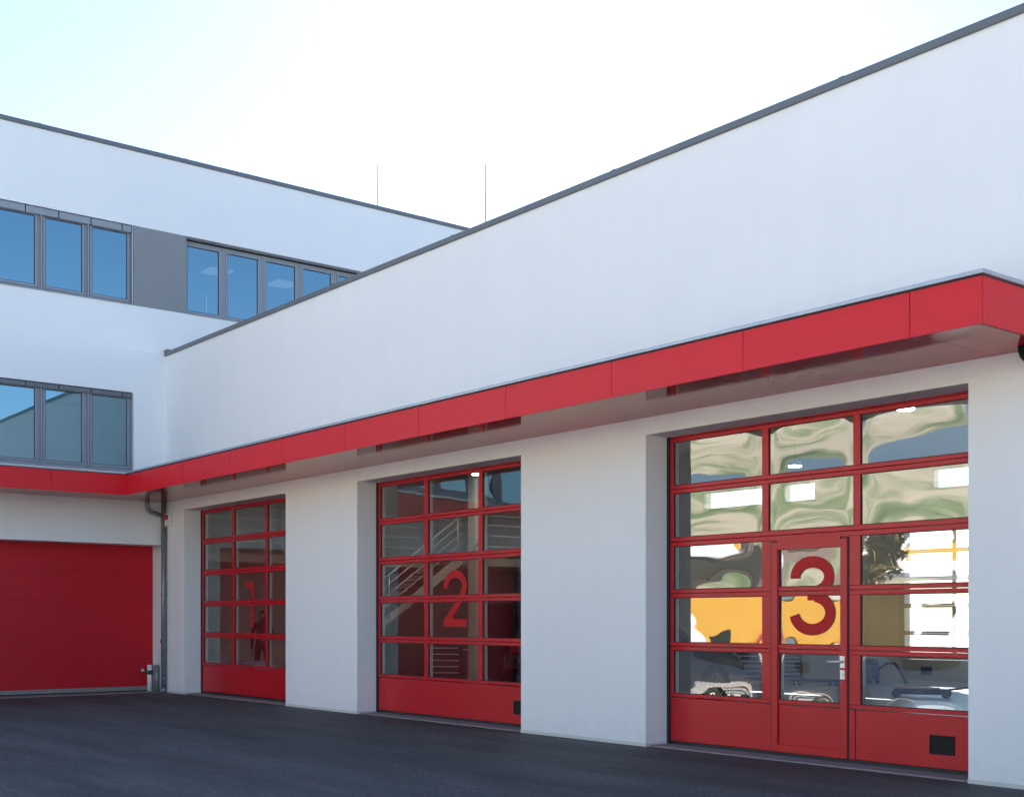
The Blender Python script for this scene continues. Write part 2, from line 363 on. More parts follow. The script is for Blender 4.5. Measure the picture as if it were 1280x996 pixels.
def digits(k):
    if k == 3:
        x, w = 16.905, .13; rx = .315 - w/2
        top = arc(x, 2.065, rx-.015, .17, 185, -78); bot = arc(x, 1.66, rx, .19, 80, -172)
        return [(top, w), (bot, w), ([(x-.06, 1.865), (x+.08, 1.865)], w)]
    if k == 2:
        x, w = 10.09, .125; rx = .305 - w/2
        a = arc(x, 2.10, rx, .188, 190, -28); a += [(x + .17, 1.93), (x - .245, 1.525)]
        return [(a, w), ([(x-.30, 1.527), (x+.305, 1.527)], w)]
    x = 3.20
    return [([(x+.08, 2.323), (x+.08, 1.432)], .115), ([(x-.19, 2.265), (x+.10, 2.265)], .115)]
DOORLAB = {1: 'narrow looking glazed red door with number 1, next to the corner',
           2: 'glazed red door with number 2 between the two white piers',
           3: 'glazed red door with number 3 and a wicket door in its middle'}
def sectional_door(k, x0, x1, cols, bul):
    yf = DY; th = .045
    seal = new_bm(); box(seal, x0+.002, x0+.05, yf-.012, yf+.06, .012, HEAD-.002); box(seal, x1-.05, x1-.002, yf-.012, yf+.06, .012, HEAD-.002)
    box(seal, x0+.05, x1-.05, yf+.006, yf+.05, .012, .058)
    d = obj('sectional_door', seal, 'dark', hall); d['label'] = DOORLAB[k]
    xl, xr = x0+.052, x1-.052
    # header rail under the lintel
    obj('header_rail', bevel(box(new_bm(), xl, xr, yf-.004, yf+.05, 3.862, HEAD-.003), .003), 'red', d)
    zj = [.612, 1.249, 1.909, 2.556, 3.215, 3.860]
    cols3 = cols
    for r, (z0, z1) in enumerate(ROWS):
        cols = cols3
        if k == 3 and r > 2: cols = [cols3[0], (16.293, 17.472), cols3[2]]
        f = new_bm(); za, zb = zj[r] + .003, zj[r+1] - .003
        box(f, xl, xr, yf, yf+th, za, z0); box(f, xl, xr, yf, yf+th, z1, zb)
        edges = [xl] + [e for c in cols for e in c] + [xr]
        for a, c in zip(edges[::2], edges[1::2]): box(f, a, c, yf, yf+th, z0, z1)
        bevel(f, .004); obj('section_frame', f, 'red', d)
        inner = new_bm()                                        # pale inside half of the frame, seen through the glass
        box(inner, xl, xr, yf+th+.002, yf+.10, za, z0-.004); box(inner, xl, xr, yf+th+.002, yf+.10, z1+.004, zb)
        for a, c in zip(edges[::2], edges[1::2]): box(inner, a, c, yf+th+.002, yf+.10, z0-.004, z1+.004)
        obj('inner_frame', inner, 'alu', d)
        for i, (a, c) in enumerate(cols):
            gk = new_bm(); ring(gk, 'y', yf+.012, yf+.03, a-.001, c+.001, z0-.001, z1+.001, .008); obj('gasket', gk, 'dark', d)
            if k == 3 and r == 2 and i == 1:                    # deeper head rail of the wicket leaf
                obj('wicket_head', box(new_bm(), a-.001, c+.001, yf-.021, yf+.044, 2.386, z1+.001), 'red', d)
            pm = pane_mesh(c-a+.01, z1-z0+.01, bul * (0.75 + .5*rnd.random()), k*31 + r*7 + i)
            bmesh.ops.translate(pm, verts=pm.verts, vec=((a+c)/2, yf+.024, (z0+z1)/2)); obj('pane', pm, 'glass', d)
    # solid bottom panels
    if k == 3: cuts = [(xl, 16.30), (16.345, 17.42), (17.50, xr)]
    else: cuts = [(xl, xr)]
    for a, c in cuts: obj('bottom_panel', bevel(box(new_bm(), a, c, yf+.004, yf+.045, .06, .606), .005), 'red', d)
    if k == 3:
        for a, c in ((16.302, 16.343), (17.422, 17.498)): obj('stile', bevel(box(new_bm(), a, c, yf-.008, yf+.045, .06, .606), .004), 'red', d)
        # wicket door: raised leaf frame with its own slim reveal
        w = new_bm(); ring(w, 'y', yf-.022, yf-.001, 16.352, 17.405, .062, 2.475, .088)
        bevel(w, .004); obj('wicket_frame', w, 'red', d)
        g2 = new_bm(); ring(g2, 'y', yf-.010, yf-.002, 16.338, 17.419, .060, 2.489, .0138); obj('wicket_gap', g2, 'dark', d)
        h = new_bm(); tube(h, [(17.355, yf-.022, 1.125), (17.355, yf-.085, 1.125), (17.345, yf-.095, 1.125), (17.20, yf-.095, 1.122)], .0125, 10)
        box(h, 17.325, 17.385, yf-.034, yf-.022, 1.055, 1.185); obj('door_handle', h, 'steel', d)
        h = new_bm(); box(h, 17.325, 17.385, yf-.034, yf-.022, .93, 1.03); tube(h, [(17.355, yf-.034, .985), (17.355, yf-.046, .985)], .018, 12); obj('lock_plate', h, 'steel', d)
    if k > 1:
        vx = {2: 11.56, 3: 18.415}[k]
        v = new_bm(); ring(v, 'y', yf-.006, yf+.003, vx, vx+.285, .205, .40, .022); box(v, vx+.02, vx+.265, yf+.0005, yf+.0035, .225, .38); obj('grip_box', v, 'black', d)
        v = new_bm(); box(v, vx+.024, vx+.261, yf-.004, yf, .305, .375); bevel(v, .002); obj('grip_flap', v, 'black', d)
    nb = new_bm()
    for pts, w in digits(k): stroke(nb, pts, w, yf+.014 + .0011*len(nb.verts)/1000)
    obj('door_number', nb, 'decal', d)
    # concrete apron in the doorway
    obj('threshold', box(new_bm(), x0+.004, x1-.004, .06, .44, -.1, .018), 'conc', hall)
sectional_door(1, PX[0], PX[1], [(1.08, 2.41), (2.51, 3.84), (3.94, 5.26)], .0007)
sectional_door(2, PX[2], PX[3], [(7.962, 9.262), (9.366, 10.697), (10.80, 12.09)], .0015)
sectional_door(3, PX[4], PX[5], [(14.77, 16.198), (16.445, 17.315), (17.563, 18.98)], .0044)

# ------------------------------------------------------------ office wing (left)
YE = -9.7; YN = 12.6
off = thing('office_wing', 'taller white three storey office wing on the left with grey window bands', 'building', (-5, -2, 0))
DOORS0 = ((-4.60, -.045), (-9.3, -5.1))
DH = 3.175
holes = [(-9.377, 5.29, 8.25, 9.95), (-9.377, -.709, 4.70, 6.395), (0.0, YN, -.2, 6.952)] + [(a, c, -.2, DH) for a, c in DOORS0]
obj('wall', wall(new_bm(), 'x', 0.0, -.40, [YE, YN], [-.2, 11.53], holes), 'white', off)
obj('wall', box(new_bm(), -11, -.402, YE, YE+.4, -.2, 11.53), 'white', off)
obj('wall', box(new_bm(), -11, -.402, YN-.4, YN, -.2, 11.53), 'white', off)
obj('wall', box(new_bm(), -11.4, -11, YE, YN, -.2, 11.53), 'white', off)
obj('inner_wall', box(new_bm(), -6.2, -6.0, YE+.402, YN-.402, 3.96, 11.3), 'inner', off)
for yy in (-5.4, .05): obj('inner_wall', box(new_bm(), -5.998, -.41, yy-.06, yy+.06, 7.9, 10.55), 'inner', off)
for yy in (-5.4,): obj('inner_wall', box(new_bm(), -5.998, -.41, yy-.06, yy+.06, 4.302, 7.0), 'inner', off)
obj('floor_slab', box(new_bm(), -10.99, -.41, YE+.402, -.02, 3.9, 4.3), 'ceil', off)
obj('floor_slab', box(new_bm(), -10.99, -.41, YE+.402, YN-.402, 7.0, 7.89), 'inner', off)
obj('ceiling', box(new_bm(), -10.99, -.41, YE+.402, YN-.402, 10.56, 10.8), 'inner', off)
obj('roof', box(new_bm(), -10.99, -.41, YE+.402, YN-.402, 11.0, 11.25), 'anth', off)
obj('grey_panel', box(new_bm(), -.395, -.001, -.7085, .4815, 8.252, 9.949), 'grey', off)
ys = [YE - .02, -5.85, -2.69, .463, 3.62, 6.78, 9.94, YN]
for a, c in zip(ys, ys[1:]):
    obj('parapet_cap', bevel(box(new_bm(), -.46, .035, a+.002, c-.002, 11.532, 11.625), .006), 'anth', off)
for c in ys[1:-1]: obj('cap_joint', box(new_bm(), -.46, .039, c-.035, c+.035, 11.537, 11.628), 'anth', off)

def window_run(edges, z0, z1, r, blind, bh=.155, bm_='frame'):
    ends = [edges[0], edges[-1]]
    obj('window_sill', bevel(box(new_bm(), -r, .022, ends[0]+.002, ends[1]-.002, z0+.001, z0+.022), .003), 'frame', off)
    zt = z1 - (bh - .085 if blind else .045)
    for a, c in zip(edges, edges[1:]):
        f = new_bm(); ring(f, 'x', -r-.085, -r, a+.003, c-.003, z0+.023, zt, .048)
        bevel(f, .003); w = obj('window', f, 'frame', off)
        f = new_bm(); ring(f, 'x', -r-.08, -r+.012, a+.056, c-.056, z0+.076, zt-.053, .048); bevel(f, .004); obj('sash', f, 'frame', w)
        f = new_bm(); ring(f, 'x', -r-.02, -r-.006, a+.104, c-.104, z0+.124, zt-.101, .012); obj('gasket', f, 'dark', w)
        pm = pane_mesh(c-a-.21, zt-z0-.226, .0006*rnd.uniform(-1, 1), rnd.random()*50, 8, 8)
        for v in pm.verts: v.co = Vector((-v.co.y, v.co.x, v.co.z))
        bmesh.ops.translate(pm, verts=pm.verts, vec=(-r-.016, (a+c)/2, (z0+zt)/2+.0115)); obj('pane', pm, 'office_glass', w)
    if blind:
        L = [ends[0] + .002]; y = -.95
        while y > ends[0] + .1: L.insert(1, y); y -= .667
        L.append(ends[1] - .034)
        for a, c in zip(L, L[1:]): obj('blind_box', box(new_bm(), -r, -.022, a+.012, c-.012, z1-bh, z1-.02), bm_, off)
        obj('dark_gap_backing', box(new_bm(), -r-.05, -.05, ends[0]+.003, ends[1]-.036, z1-bh+.005, z1-.004), 'dark', off)
        for y in edges[1:-1] + [ends[1]-.018]:
            obj('guide_rail', box(new_bm(), -.05, -.022, y-.012, y+.012, z0+.03, z1-bh-.002 if y < ends[1]-.1 else z1-.004), 'flash' if y > ends[1]-.1 else 'frame', off)
    else:
        obj('dark_gap_backing', box(new_bm(), -r-.06, -r+.002, ends[0]+.003, ends[1]-.003, z1-.043, z1-.003), 'dark', off)  # no blind here: dark strip imitates the shadow above the frames
run1 = [-.709 - .963*k for k in range(10)][::-1]
window_run(run1, 8.25, 9.95, .10, True)
window_run([.482 + .961*k for k in range(6)], 8.25, 9.95, .20, False)
window_run(run1, 4.70, 6.395, .10, True, .105, 'anth')
for yy in (1.3, 3.2, 5.1):
    for xx in (-2.0, -4.2):
        o = obj('ceiling_panel_light', box(new_bm(), xx-.31, xx+.31, yy-.31, yy+.31, 10.53, 10.555), 'panel_lamp', off)
# plain red sectional doors of the wing
for i, (a, c) in enumerate(DOORS0):
    fr = new_bm(); box(fr, -.63, -.60, a+.002, c-.002, -.1, DH+.01)
    d = obj('sectional_door', fr, 'dark', off); d['label'] = ['plain closed red door with no windows beside the white post', 'second plain closed red door further along the wing'][i]
    z = .125
    for k in range(5):
        zz = z + (DH + .06 - .125)/5
        obj('door_panel', bevel(box(new_bm(), -.598, -.570, a+.004, c-.004, z+.0006, zz-.0006), .0012), 'redroll', d); z = zz
    obj('bottom_rail', box(new_bm(), -.598, -.560, a+.004, c-.004, .035, .122), 'conc', d)
    for (p, q) in ((a-.0005, a+.0015), (c-.0015, c+.0005)):
        pass
    jm = new_bm(); box(jm, -.64, -.401, c, c+.04, -.1, DH+.04); box(jm, -.64, -.401, a-.04, a, -.1, DH+.04); box(jm, -.64, -.401, a, c, DH+.0, DH+.04)
    obj('door_reveal', jm, 'white', off)
    obj('threshold', box(new_bm(), -.62, -.02, a+.003, c-.003, -.1, .012), 'conc', off)

# ------------------------------------------------------------ red canopy round both wings
D = 1.447; XC = 20.09; ZB, ZT, ZS = 4.0615, 4.463, 4.097
can = thing('canopy', 'long red panelled canopy with zinc edge wrapping along both wings above the doors', 'canopy', (8, -.7, 4.1))
jx = [D]; j = 19.398
tmp = []
while j > D + .5: tmp.append(j); j -= 1.906
jx += tmp[::-1] + [XC]
scr = [None]
def screw(p, axis, parent):
    if scr[0] is None:
        b = new_bm(); tube(b, [(0, 0, -.003), (0, 0, .003)], .0085, 8); scr[0] = obj('screw', b, 'sign', parent)
        scr[0].location = Vector(p) - WLOC[parent.name]; o = scr[0]
    else: o = share(scr[0], 'screw', p, parent)
    o.rotation_euler = (R(90), 0, 0) if axis == 'y' else ((0, R(90), 0) if axis == 'x' else (0, 0, 0))
def marks(a, c):
    n = max(1, round((c-a-.12)/.62)); return [a + .06 + (c-a-.12)*k/n for k in range(n+1)]
for a, c in zip(jx, jx[1:]):
    p = obj('fascia_panel', bevel(box(new_bm(), a+.004, c-.004, -D, -D+.014, ZB, ZT), .0015), 'hpl', can)
    for m_ in marks(a, c):
        for zz in (ZB+.07, ZT-.07): screw((m_, -D-.001, zz), 'y', p)
    p = obj('soffit_panel', box(new_bm(), a+.002 if a > D else .004, c-.0025 if c < XC else c-.018, -D+.018, -.003, ZS, ZS+.012), 'soffit', can)
    for m_ in marks(a, c)[::2]:
        for yy in (-D+.09, -.08): screw((m_, yy, ZS-.001), 'z', p)
jy = [YE, -8.64, -6.74, -4.83, -2.925, -D]
for a, c in zip(jy, jy[1:]):
    p = obj('fascia_panel', bevel(box(new_bm(), D-.014, D, a+.004, c - (.004 if c < -D else -.012), ZB, ZT), .0015), 'hpl', can)
    for m_ in marks(a, c):
        for zz in (ZB+.07, ZT-.07): screw((D+.001, m_, zz), 'x', p)
    obj('soffit_panel', box(new_bm(), .004, D-.018, a+.003, c-.003 if c < -D else c+.014, ZS+.0003, ZS+.012), 'soffit', can)
p = obj('fascia_panel', bevel(box(new_bm(), XC-.014, XC, -D+.016, -.004, ZB, ZT), .0015), 'hpl', can)
for m_ in (-D+.08, -.75, -.1):
    for zz in (ZB+.07, ZT-.07): screw((XC+.001, m_, zz), 'x', p)
obj('shadow_gap_strip', box(new_bm(), XC-.016, XC-.015, -D+.018, -.004, ZB-.003, ZS+.03), 'dark', can)  # dark strip added as the shade of the gap under the end fascia
b = new_bm(); box(b, .004, XC-.02, -D+.02, -.003, ZT-.05, ZT+.012); box(b, .004, D-.02, YE, -D+.018, ZT-.05, ZT+.012); obj('deck', b, 'anth', can)
fl = [-.012, 3.1, 6.1, 9.1, 12.1, 15.1, 18.1]
xs = [D+.03] + fl[1:] + [XC+.03]
for i, (a, c) in enumerate(zip(xs, xs[1:])):
    obj('edge_flashing', bevel(box(new_bm(), a+.001, c-.001, -D-.03, -D+.09, ZT+.013, ZT+.050), .003), 'flash', can)
obj('edge_flashing', bevel(box(new_bm(), XC-.09, XC+.03, -D+.091, -.003, ZT+.013, ZT+.050), .003), 'flash', can)
ysf = [YE, -6.0, -3.0, -D+.09]
for a, c in zip(ysf, ysf[1:]): obj('edge_flashing', bevel(box(new_bm(), D-.09, D+.029, a+.001, c-.001, ZT+.013, ZT+.050), .003), 'flash', can)
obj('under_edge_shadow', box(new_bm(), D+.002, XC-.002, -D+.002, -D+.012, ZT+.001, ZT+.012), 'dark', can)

# ------------------------------------------------------------ fittings in the corner
pipe = thing('downpipe', 'grey metal downpipe with side branch in the corner between the two wings', 'drainpipe', (.075, -.075, 0))
PXY = (.072, -.075)
b = new_bm(); tube(b, [(*PXY, .02), (*PXY, ZS-.002)], .052, 16); obj('pipe', b, 'galv', pipe)
b = new_bm(); tube(b, [(*PXY, 0.0), (*PXY, .10)], .06, 16); obj('base_collar', b, 'galv', pipe)
b = new_bm(); pts = [(PXY[0], -.44, ZS-.002), (PXY[0], -.44, 4.02)]
pts += [(PXY[0], -.44 + .17*(1-math.cos(t)), 4.02 - .17*math.sin(t)) for t in [R(10*k) for k in range(1, 7)]]
pts += [(PXY[0], PXY[1]+.01, 3.80)]
tube(b, pts, .046, 14); obj('branch', b, 'galv', pipe)
for zz in (.31, .98, 3.72, 3.3, 2.1):
    b = new_bm(); tube(b, [(*PXY, zz-.018), (*PXY, zz+.018)], .058, 14); box(b, PXY[0]-.01, PXY[0]+.01, -.03, -.002, zz-.012, zz+.012); box(b, PXY[0]+.045, PXY[0]+.085, PXY[1]-.008, PXY[1]+.008, zz-.014, zz+.014)
    obj('pipe_clamp', b, 'galv', pipe)

al = thing('alarm_box', 'small white alarm box with red lens on the wall beside the downpipe', 'alarm', (.28, -.05, 3.56))
obj('case', bevel(box(new_bm(), .150, .40, -.09, -.003, 3.565, 3.845), .012, 2), 'plastic', al)
obj('lens', bevel(box(new_bm(), .155, .345, -.105, -.088, 3.705, 3.81), .008, 2), 'sign', al)
sw = obj('key_switch', bevel(box(new_bm(), -.115, -.055, -.075, -.046, 1.06, 1.14), .006), 'sign'); tag(sw, 'tiny dark red switch on the jamb right of the plain red door', 'switch')

hy = thing('standpipe', 'white post with green band and side tap standing by the plain red door', 'hydrant', (-.45, -.17, 0))
b = new_bm(); tube(b, [(-.45, -.17, 0), (-.45, -.17, .585)], .052, 18); obj('post', b, 'plastic', hy)
b = new_bm(); tube(b, [(-.45, -.17, .375), (-.45, -.17, .465)], .062, 18); obj('band', b, 'green', hy)
b = new_bm(); tube(b, [(-.45, -.21, .43), (-.45, -.29, .445), (-.45, -.33, .46)], .018, 10); obj('outlet', b, 'galv', hy)
b = new_bm(); tube(b, [(-.45, -.30, .45), (-.45, -.35, .48)], [.03, .034], 12); tube(b, [(-.45, -.31, .46), (-.45, -.32, .51)], .01, 8); obj('tap', b, 'steel', hy)
b = new_bm(); tube(b, [(-.20, -.115, 0), (-.20, -.115, .57)], .054, 16); tube(b, [(-.20, -.115, .57), (-.20, -.115, .60)], [.054, .03], 16); st = obj('stub_pipe', b, 'galv'); tag(st, 'short grey pipe stub behind the white post by the corner', 'pipe')

dm = thing('dome_lamp', 'dark round lamp under the canopy at the right edge of the picture', 'lamp', (19.80, -.13, 3.97))
b = new_bm(); tube(b, [(19.80, -.13, ZS-.002), (19.80, -.13, 4.05)], .115, 20); obj('base', b, 'black', dm)
b = new_bm(); tube(b, [(19.80, -.13, 4.05), (19.80, -.13, 4.01), (19.80, -.13, 3.975), (19.80, -.13, 3.955)], [.108, .10, .075, .03], 20); obj('dome', b, 'black', dm)

def rod(label, p, h):
    root = thing('lightning_rod', label, 'lightning rod', p, 'lightning rods on the roofs')
    b = new_bm(); tube(b, [(p[0], p[1], p[2]+.08), (p[0], p[1], p[2]+h*.45), (p[0], p[1], p[2]+h)], [.020, .017, .010], 8); obj('rod', b, 'flash', root)
    b = new_bm(); tube(b, [p, (p[0], p[1], p[2]+.09)], [.17, .15], 14); obj('foot', b, 'conc', root)
rod('taller thin rod rising behind the slanting edge of the garage roof', (6.167, 4.0, 6.95), 3.63)
rod('shorter thin rod rising behind the roof edge of the office wing', (-2.0, 6.69, 11.25), 2.25)

# ------------------------------------------------------------ inside the hall, seen through the door glass
for k in (1, 2):                                            # matching doors in the back wall
    x0, x1 = PX[2*k], PX[2*k+1]; yb = YB - .05
    fr = new_bm(); ring(fr, 'y', yb, yb+.05, x0+.003, x1-.003, .015, HEAD-.003, .09)
    d = obj('back_door', fr, 'alu', hall)
    w = (x1-x0-.186)/3
    for r, (z0, z1) in enumerate(ROWS):
        lo = (.615, 1.245, 1.905, 2.555, 3.213)[r]; hi = (1.241, 1.901, 2.551, 3.209, 3.788)[r]
        for i in range(3):
            a = x0 + .093 + w*i
            f = new_bm(); ring(f, 'y', yb+.004, yb+.045, a+.001, a+w-.001, lo, hi, .046); s = obj('section_frame', f, 'alu', d)
        f = new_bm(); v = [f.verts.new(q) for q in ((x0+.1, yb+.03, lo+.03), (x1-.1, yb+.03, lo+.03), (x1-.1, yb+.03, hi-.03), (x0+.1, yb+.03, hi-.03))]; f.faces.new(v)
        obj('pane', f, 'back_glass', d)
    obj('bottom_panel', box(new_bm(), x0+.093, x1-.093, yb+.004, yb+.045, .105, .61), 'cream', d)
    obj('grip_box', box(new_bm(), x0+.6, x0+.9, yb-.006, yb+.003, .24, .44), 'black', d)

st = thing('steel_stair', 'grey steel stair with thin rails going up behind door number 2', 'stair', (.1, 5.4, 0))
SL = .713; Y0 = 3.15; ZG = 3.12; Y1 = Y0 + ZG/SL
for xx in (.58, -.52):
    b = new_bm(); v = []
    for yy, zz in ((Y0, 0), (Y1, ZG)):
        v.append([b.verts.new((xx+dx, yy, max(.013, zz+dz))) for dx, dz in ((0,-.16),(.05,-.16),(.05,.12),(0,.12))])
    for q in range(4): b.faces.new((v[0][q], v[0][(q+1)%4], v[1][(q+1)%4], v[1][q]))
    b.faces.new(v[0]); b.faces.new(v[1][::-1]); obj('stringer', b, 'stone', st)
nst = 16; tr0 = None
for q in range(nst):
    zz = ZG*(q+1)/nst - .02; yy = Y0 + (Y1-Y0)*(q+.5)/nst
    if tr0 is None: tr0 = obj('tread', box(new_bm(), -.468, .578, yy-.14, yy+.14, zz-.02, zz), 'anth', st)
    else: share(tr0, 'tread', (.055, yy, zz-.01), st)
for hgt in (.38, .62, .86, 1.08):
    b = new_bm(); tube(b, [(.62, Y0, hgt), (.62, Y1, ZG+hgt)], .016 if hgt < 1 else .024, 8); obj('rail', b, 'steel', st)
for q in range(5):
    yy = Y0 + .15 + (Y1-Y0-.3)*q/4; zz = (yy-Y0)*SL; b = new_bm(); tube(b, [(.62, yy, zz), (.62, yy, zz+1.08)], .02, 8); obj('baluster', b, 'steel', st)
ga = thing('gallery', 'upper landing with pale slab edge and thin horizontal rails inside the hall', 'gallery', (-2.6, 7, 2.95))
obj('slab', box(new_bm(), -4.49, -1.2, .71, YB-.01, 2.92, ZG), 'stone', ga)
obj('slab', box(new_bm(), -1.198, .7, Y1+.02, YB-.01, 2.92, ZG), 'stone', ga)
for hgt in (.3, .57, .84, 1.08):
    b = new_bm(); tube(b, [(-1.24, .75, ZG+hgt), (-1.24, Y1, ZG+hgt)], .024, 8); obj('rail', b, 'plastic', ga)
    b = new_bm(); tube(b, [(.66, Y1+.1, ZG+hgt), (.66, YB-.1, ZG+hgt)], .016, 8); obj('rail', b, 'plastic', ga)
for yy in (.9, 2.2, 3.5, 4.8, 6.1): b = new_bm(); tube(b, [(-1.24, yy, ZG-.18), (-1.24, yy, ZG+1.08)], .022, 8); obj('baluster', b, 'plastic', ga)
for yy in (8.0, 9.6, 11.2, 12.8, 14.4): b = new_bm(); tube(b, [(.66, yy, ZG-.18), (.66, yy, ZG+1.08)], .022, 8); obj('baluster', b, 'plastic', ga)
co = thing('column', 'pale square column inside the hall behind door number 2', 'column', (1.15, 7.5, 0))
obj('shaft', bevel(box(new_bm(), 1.0, 1.32, 7.4, 7.72, .013, 6.395), .015), 'stone', co)
b = new_bm(); tube(b, [(1.335 + 0*k, 7.50 + .145*math.cos(R(15*k)), 3.28 + .145*math.sin(R(15*k))) for k in range(25)], .018, 8, False)
rg = obj('hose_ring', b, 'galv'); tag(rg, 'round dark ring hanging on the pale column behind door number 2', 'ring')
obj('beam', box(new_bm(), -4.49, XE-.41, 7.3, 7.62, 5.4, 6.39), 'stone', hall)
for i, (lx, ly, lb) in enumerate(((13.9, 6.7, 'round ceiling lamp in the top right pane of door number 3'), (7.9, 11.4, 'round ceiling lamp in the top middle pane of door number 3'), (2.2, 6.8, 'round ceiling lamp in the top row of door number 2'))):
    zc = {0: 5.0, 1: 5.0, 2: 5.0}[i]
    L = thing('ceiling_lamp', lb, 'lamp', (lx, ly, zc), 'round lamps hanging from the hall ceiling')
    b = new_bm(); tube(b, [(lx, ly, zc+.01), (lx, ly, zc+.09), (lx, ly, zc+.13)], [.15, .145, .05], 24); obj('housing', b, 'plastic', L)
    b = new_bm(); tube(b, [(lx, ly, zc-.012), (lx, ly, zc+.009)], .135, 24); obj('diffuser', b, 'lamp', L)
    b = new_bm(); tube(b, [(lx, ly, zc+.13), (lx, ly, 6.4)], .008, 6); obj('cord', b, 'black', L)

def trolley(label, p, rz, body, nd=7, name='tool_trolley'):
    t = thing(name, label, 'tool trolley', p, 'tool trolleys in the hall', True, rz)
    obj('body', bevel(box(new_bm(), -.36, .36, -.22, .23, .14, 1.02), .012), body, t)
    h = .80/nd
    for q in range(nd):
        z = .17 + q*h; dr = obj('drawer', bevel(box(new_bm(), -.33, .33, -.235, -.221, z, z+h-.014), .003), 'toolblack', t)
        obj('handle', box(new_bm(), -.29, .29, -.252, -.236, z+h-.04, z+h-.022), 'steel', dr)
    obj('worktop', bevel(box(new_bm(), -.38, .38, -.24, .25, 1.022, 1.06), .008), 'black', t)
    for sx in (-.3, .3):
        for sy in (-.17, .17):
            b = new_bm(); tube(b, [(sx-.02, sy, .06), (sx+.02, sy, .06)], .06, 12); box(b, sx-.03, sx+.03, sy-.02, sy+.02, .11, .139); obj('castor', b, 'tyre', t)
    b = new_bm(); tube(b, [(.361, -.18, .9), (.42, -.18, .9), (.42, .18, .9), (.361, .18, .9)], .014, 8); obj('push_bar', b, 'steel', t)
trolley('red tool trolley behind the lower left pane of door number 3', (6.5, 11.55, .012), R(42), 'toolred')
trolley('black tool trolley behind the wicket door pane of door number 3', (6.1, 13.35, .012), R(42), 'toolblack', 8)
trolley('black tool trolley behind the lower middle pane of door number 2', (3.5, 5.0, .012), R(42), 'toolblack', 6)
trolley('dark red tool trolley behind the lower right pane of door number 2', (5.0, 6.3, .012), R(50), 'toolred', 6)

lk = thing('gear_locker', 'tall dark equipment locker with two doors behind the right panes of door number 2', 'locker', (5.6, 5.2, .012), None, True, R(48))
obj('carcass', bevel(box(new_bm(), -.55, .55, -.25, .25, .03, 1.92), .01), 'toolblack', lk)
for q in (-1, 1):
    dr = obj('locker_door', bevel(box(new_bm(), q*.275-.262, q*.275+.262, -.272, -.252, .08, 1.88), .004), 'cloth', lk)
    obj('handle', box(new_bm(), q*.06-.012, q*.06+.012, -.30, -.273, .9, 1.08), 'steel', dr)
    for z in range(5): obj('vent_slot', box(new_bm(), q*.275-.12, q*.275+.12, -.2745, -.2725, 1.62+.04*z, 1.635+.04*z), 'black', dr)
jk = thing('floor_jack', 'low black floor jack on wheels lying on the sunlit hall floor', 'jack', (11.4, 11.15, .012), None, True, R(25))
obj('frame', bevel(box(new_bm(), -.62, .45, -.15, -.10, .06, .17), .01), 'black', jk); obj('frame', bevel(box(new_bm(), -.62, .45, .10, .15, .06, .17), .01), 'black', jk)
obj('lift_arm', bevel(box(new_bm(), -.55, .25, -.07, .07, .13, .20), .01), 'yellow', jk)
b = new_bm(); tube(b, [(-.56, 0, .2), (-.56, 0, .25)], .09, 14); obj('saddle', b, 'steel', jk)
b = new_bm(); tube(b, [(.42, 0, .16), (.95, 0, .24), (1.05, 0, .25)], .022, 8); tube(b, [(1.05, -.15, .25), (1.05, .15, .25)], .03, 8); obj('handle', b, 'black', jk)
for px_ in (-.58, .38):
    for py_ in (-.19, .19): b = new_bm(); tube(b, [(px_, py_-.03, .075), (px_, py_+.03, .075)], .075, 14); obj('wheel', b, 'tyre', jk)
cr = thing('creeper', 'low dark mechanic creeper on the floor beside the black trolley', 'creeper', (7.25, 12.95, .012), None, True, R(60))
obj('board', bevel(box(new_bm(), -.55, .55, -.24, .24, .09, .14), .015), 'black', cr); obj('headrest', bevel(box(new_bm(), -.53, -.3, -.18, .18, .141, .20), .02), 'blue', cr)
for px_ in (-.45, .45):
    for py_ in (-.18, .18): b = new_bm(); tube(b, [(px_, py_-.015, .04), (px_, py_+.015, .04)], .04, 10); obj('castor', b, 'tyre', cr)
vc = thing('vacuum_cleaner', 'blue barrel vacuum cleaner near the back wall of the hall', 'vacuum cleaner', (7.6, 14.6, .012), None, True)
b = new_bm(); tube(b, [(0,0,.10), (0,0,.14), (0,0,.42), (0,0,.47)], [.20,.24,.24,.20], 20); obj('tank', b, 'blue', vc)
b = new_bm(); tube(b, [(0,0,.472), (0,0,.56), (0,0,.61)], [.21,.19,.08], 20); obj('motor_head', b, 'black', vc)
b = new_bm(); tube(b, [(.24,0,.36), (.45,.02,.5), (.7,.0,.52), (.95,-.1,.3), (1.1,-.1,.05)], .025, 10); obj('hose', b, 'black', vc)
for q in range(4): b = new_bm(); a = R(45+90*q); tube(b, [(.19*math.cos(a)-.015, .19*math.sin(a), .05), (.19*math.cos(a)+.015, .19*math.sin(a), .05)], .05, 10); obj('castor', b, 'tyre', vc)

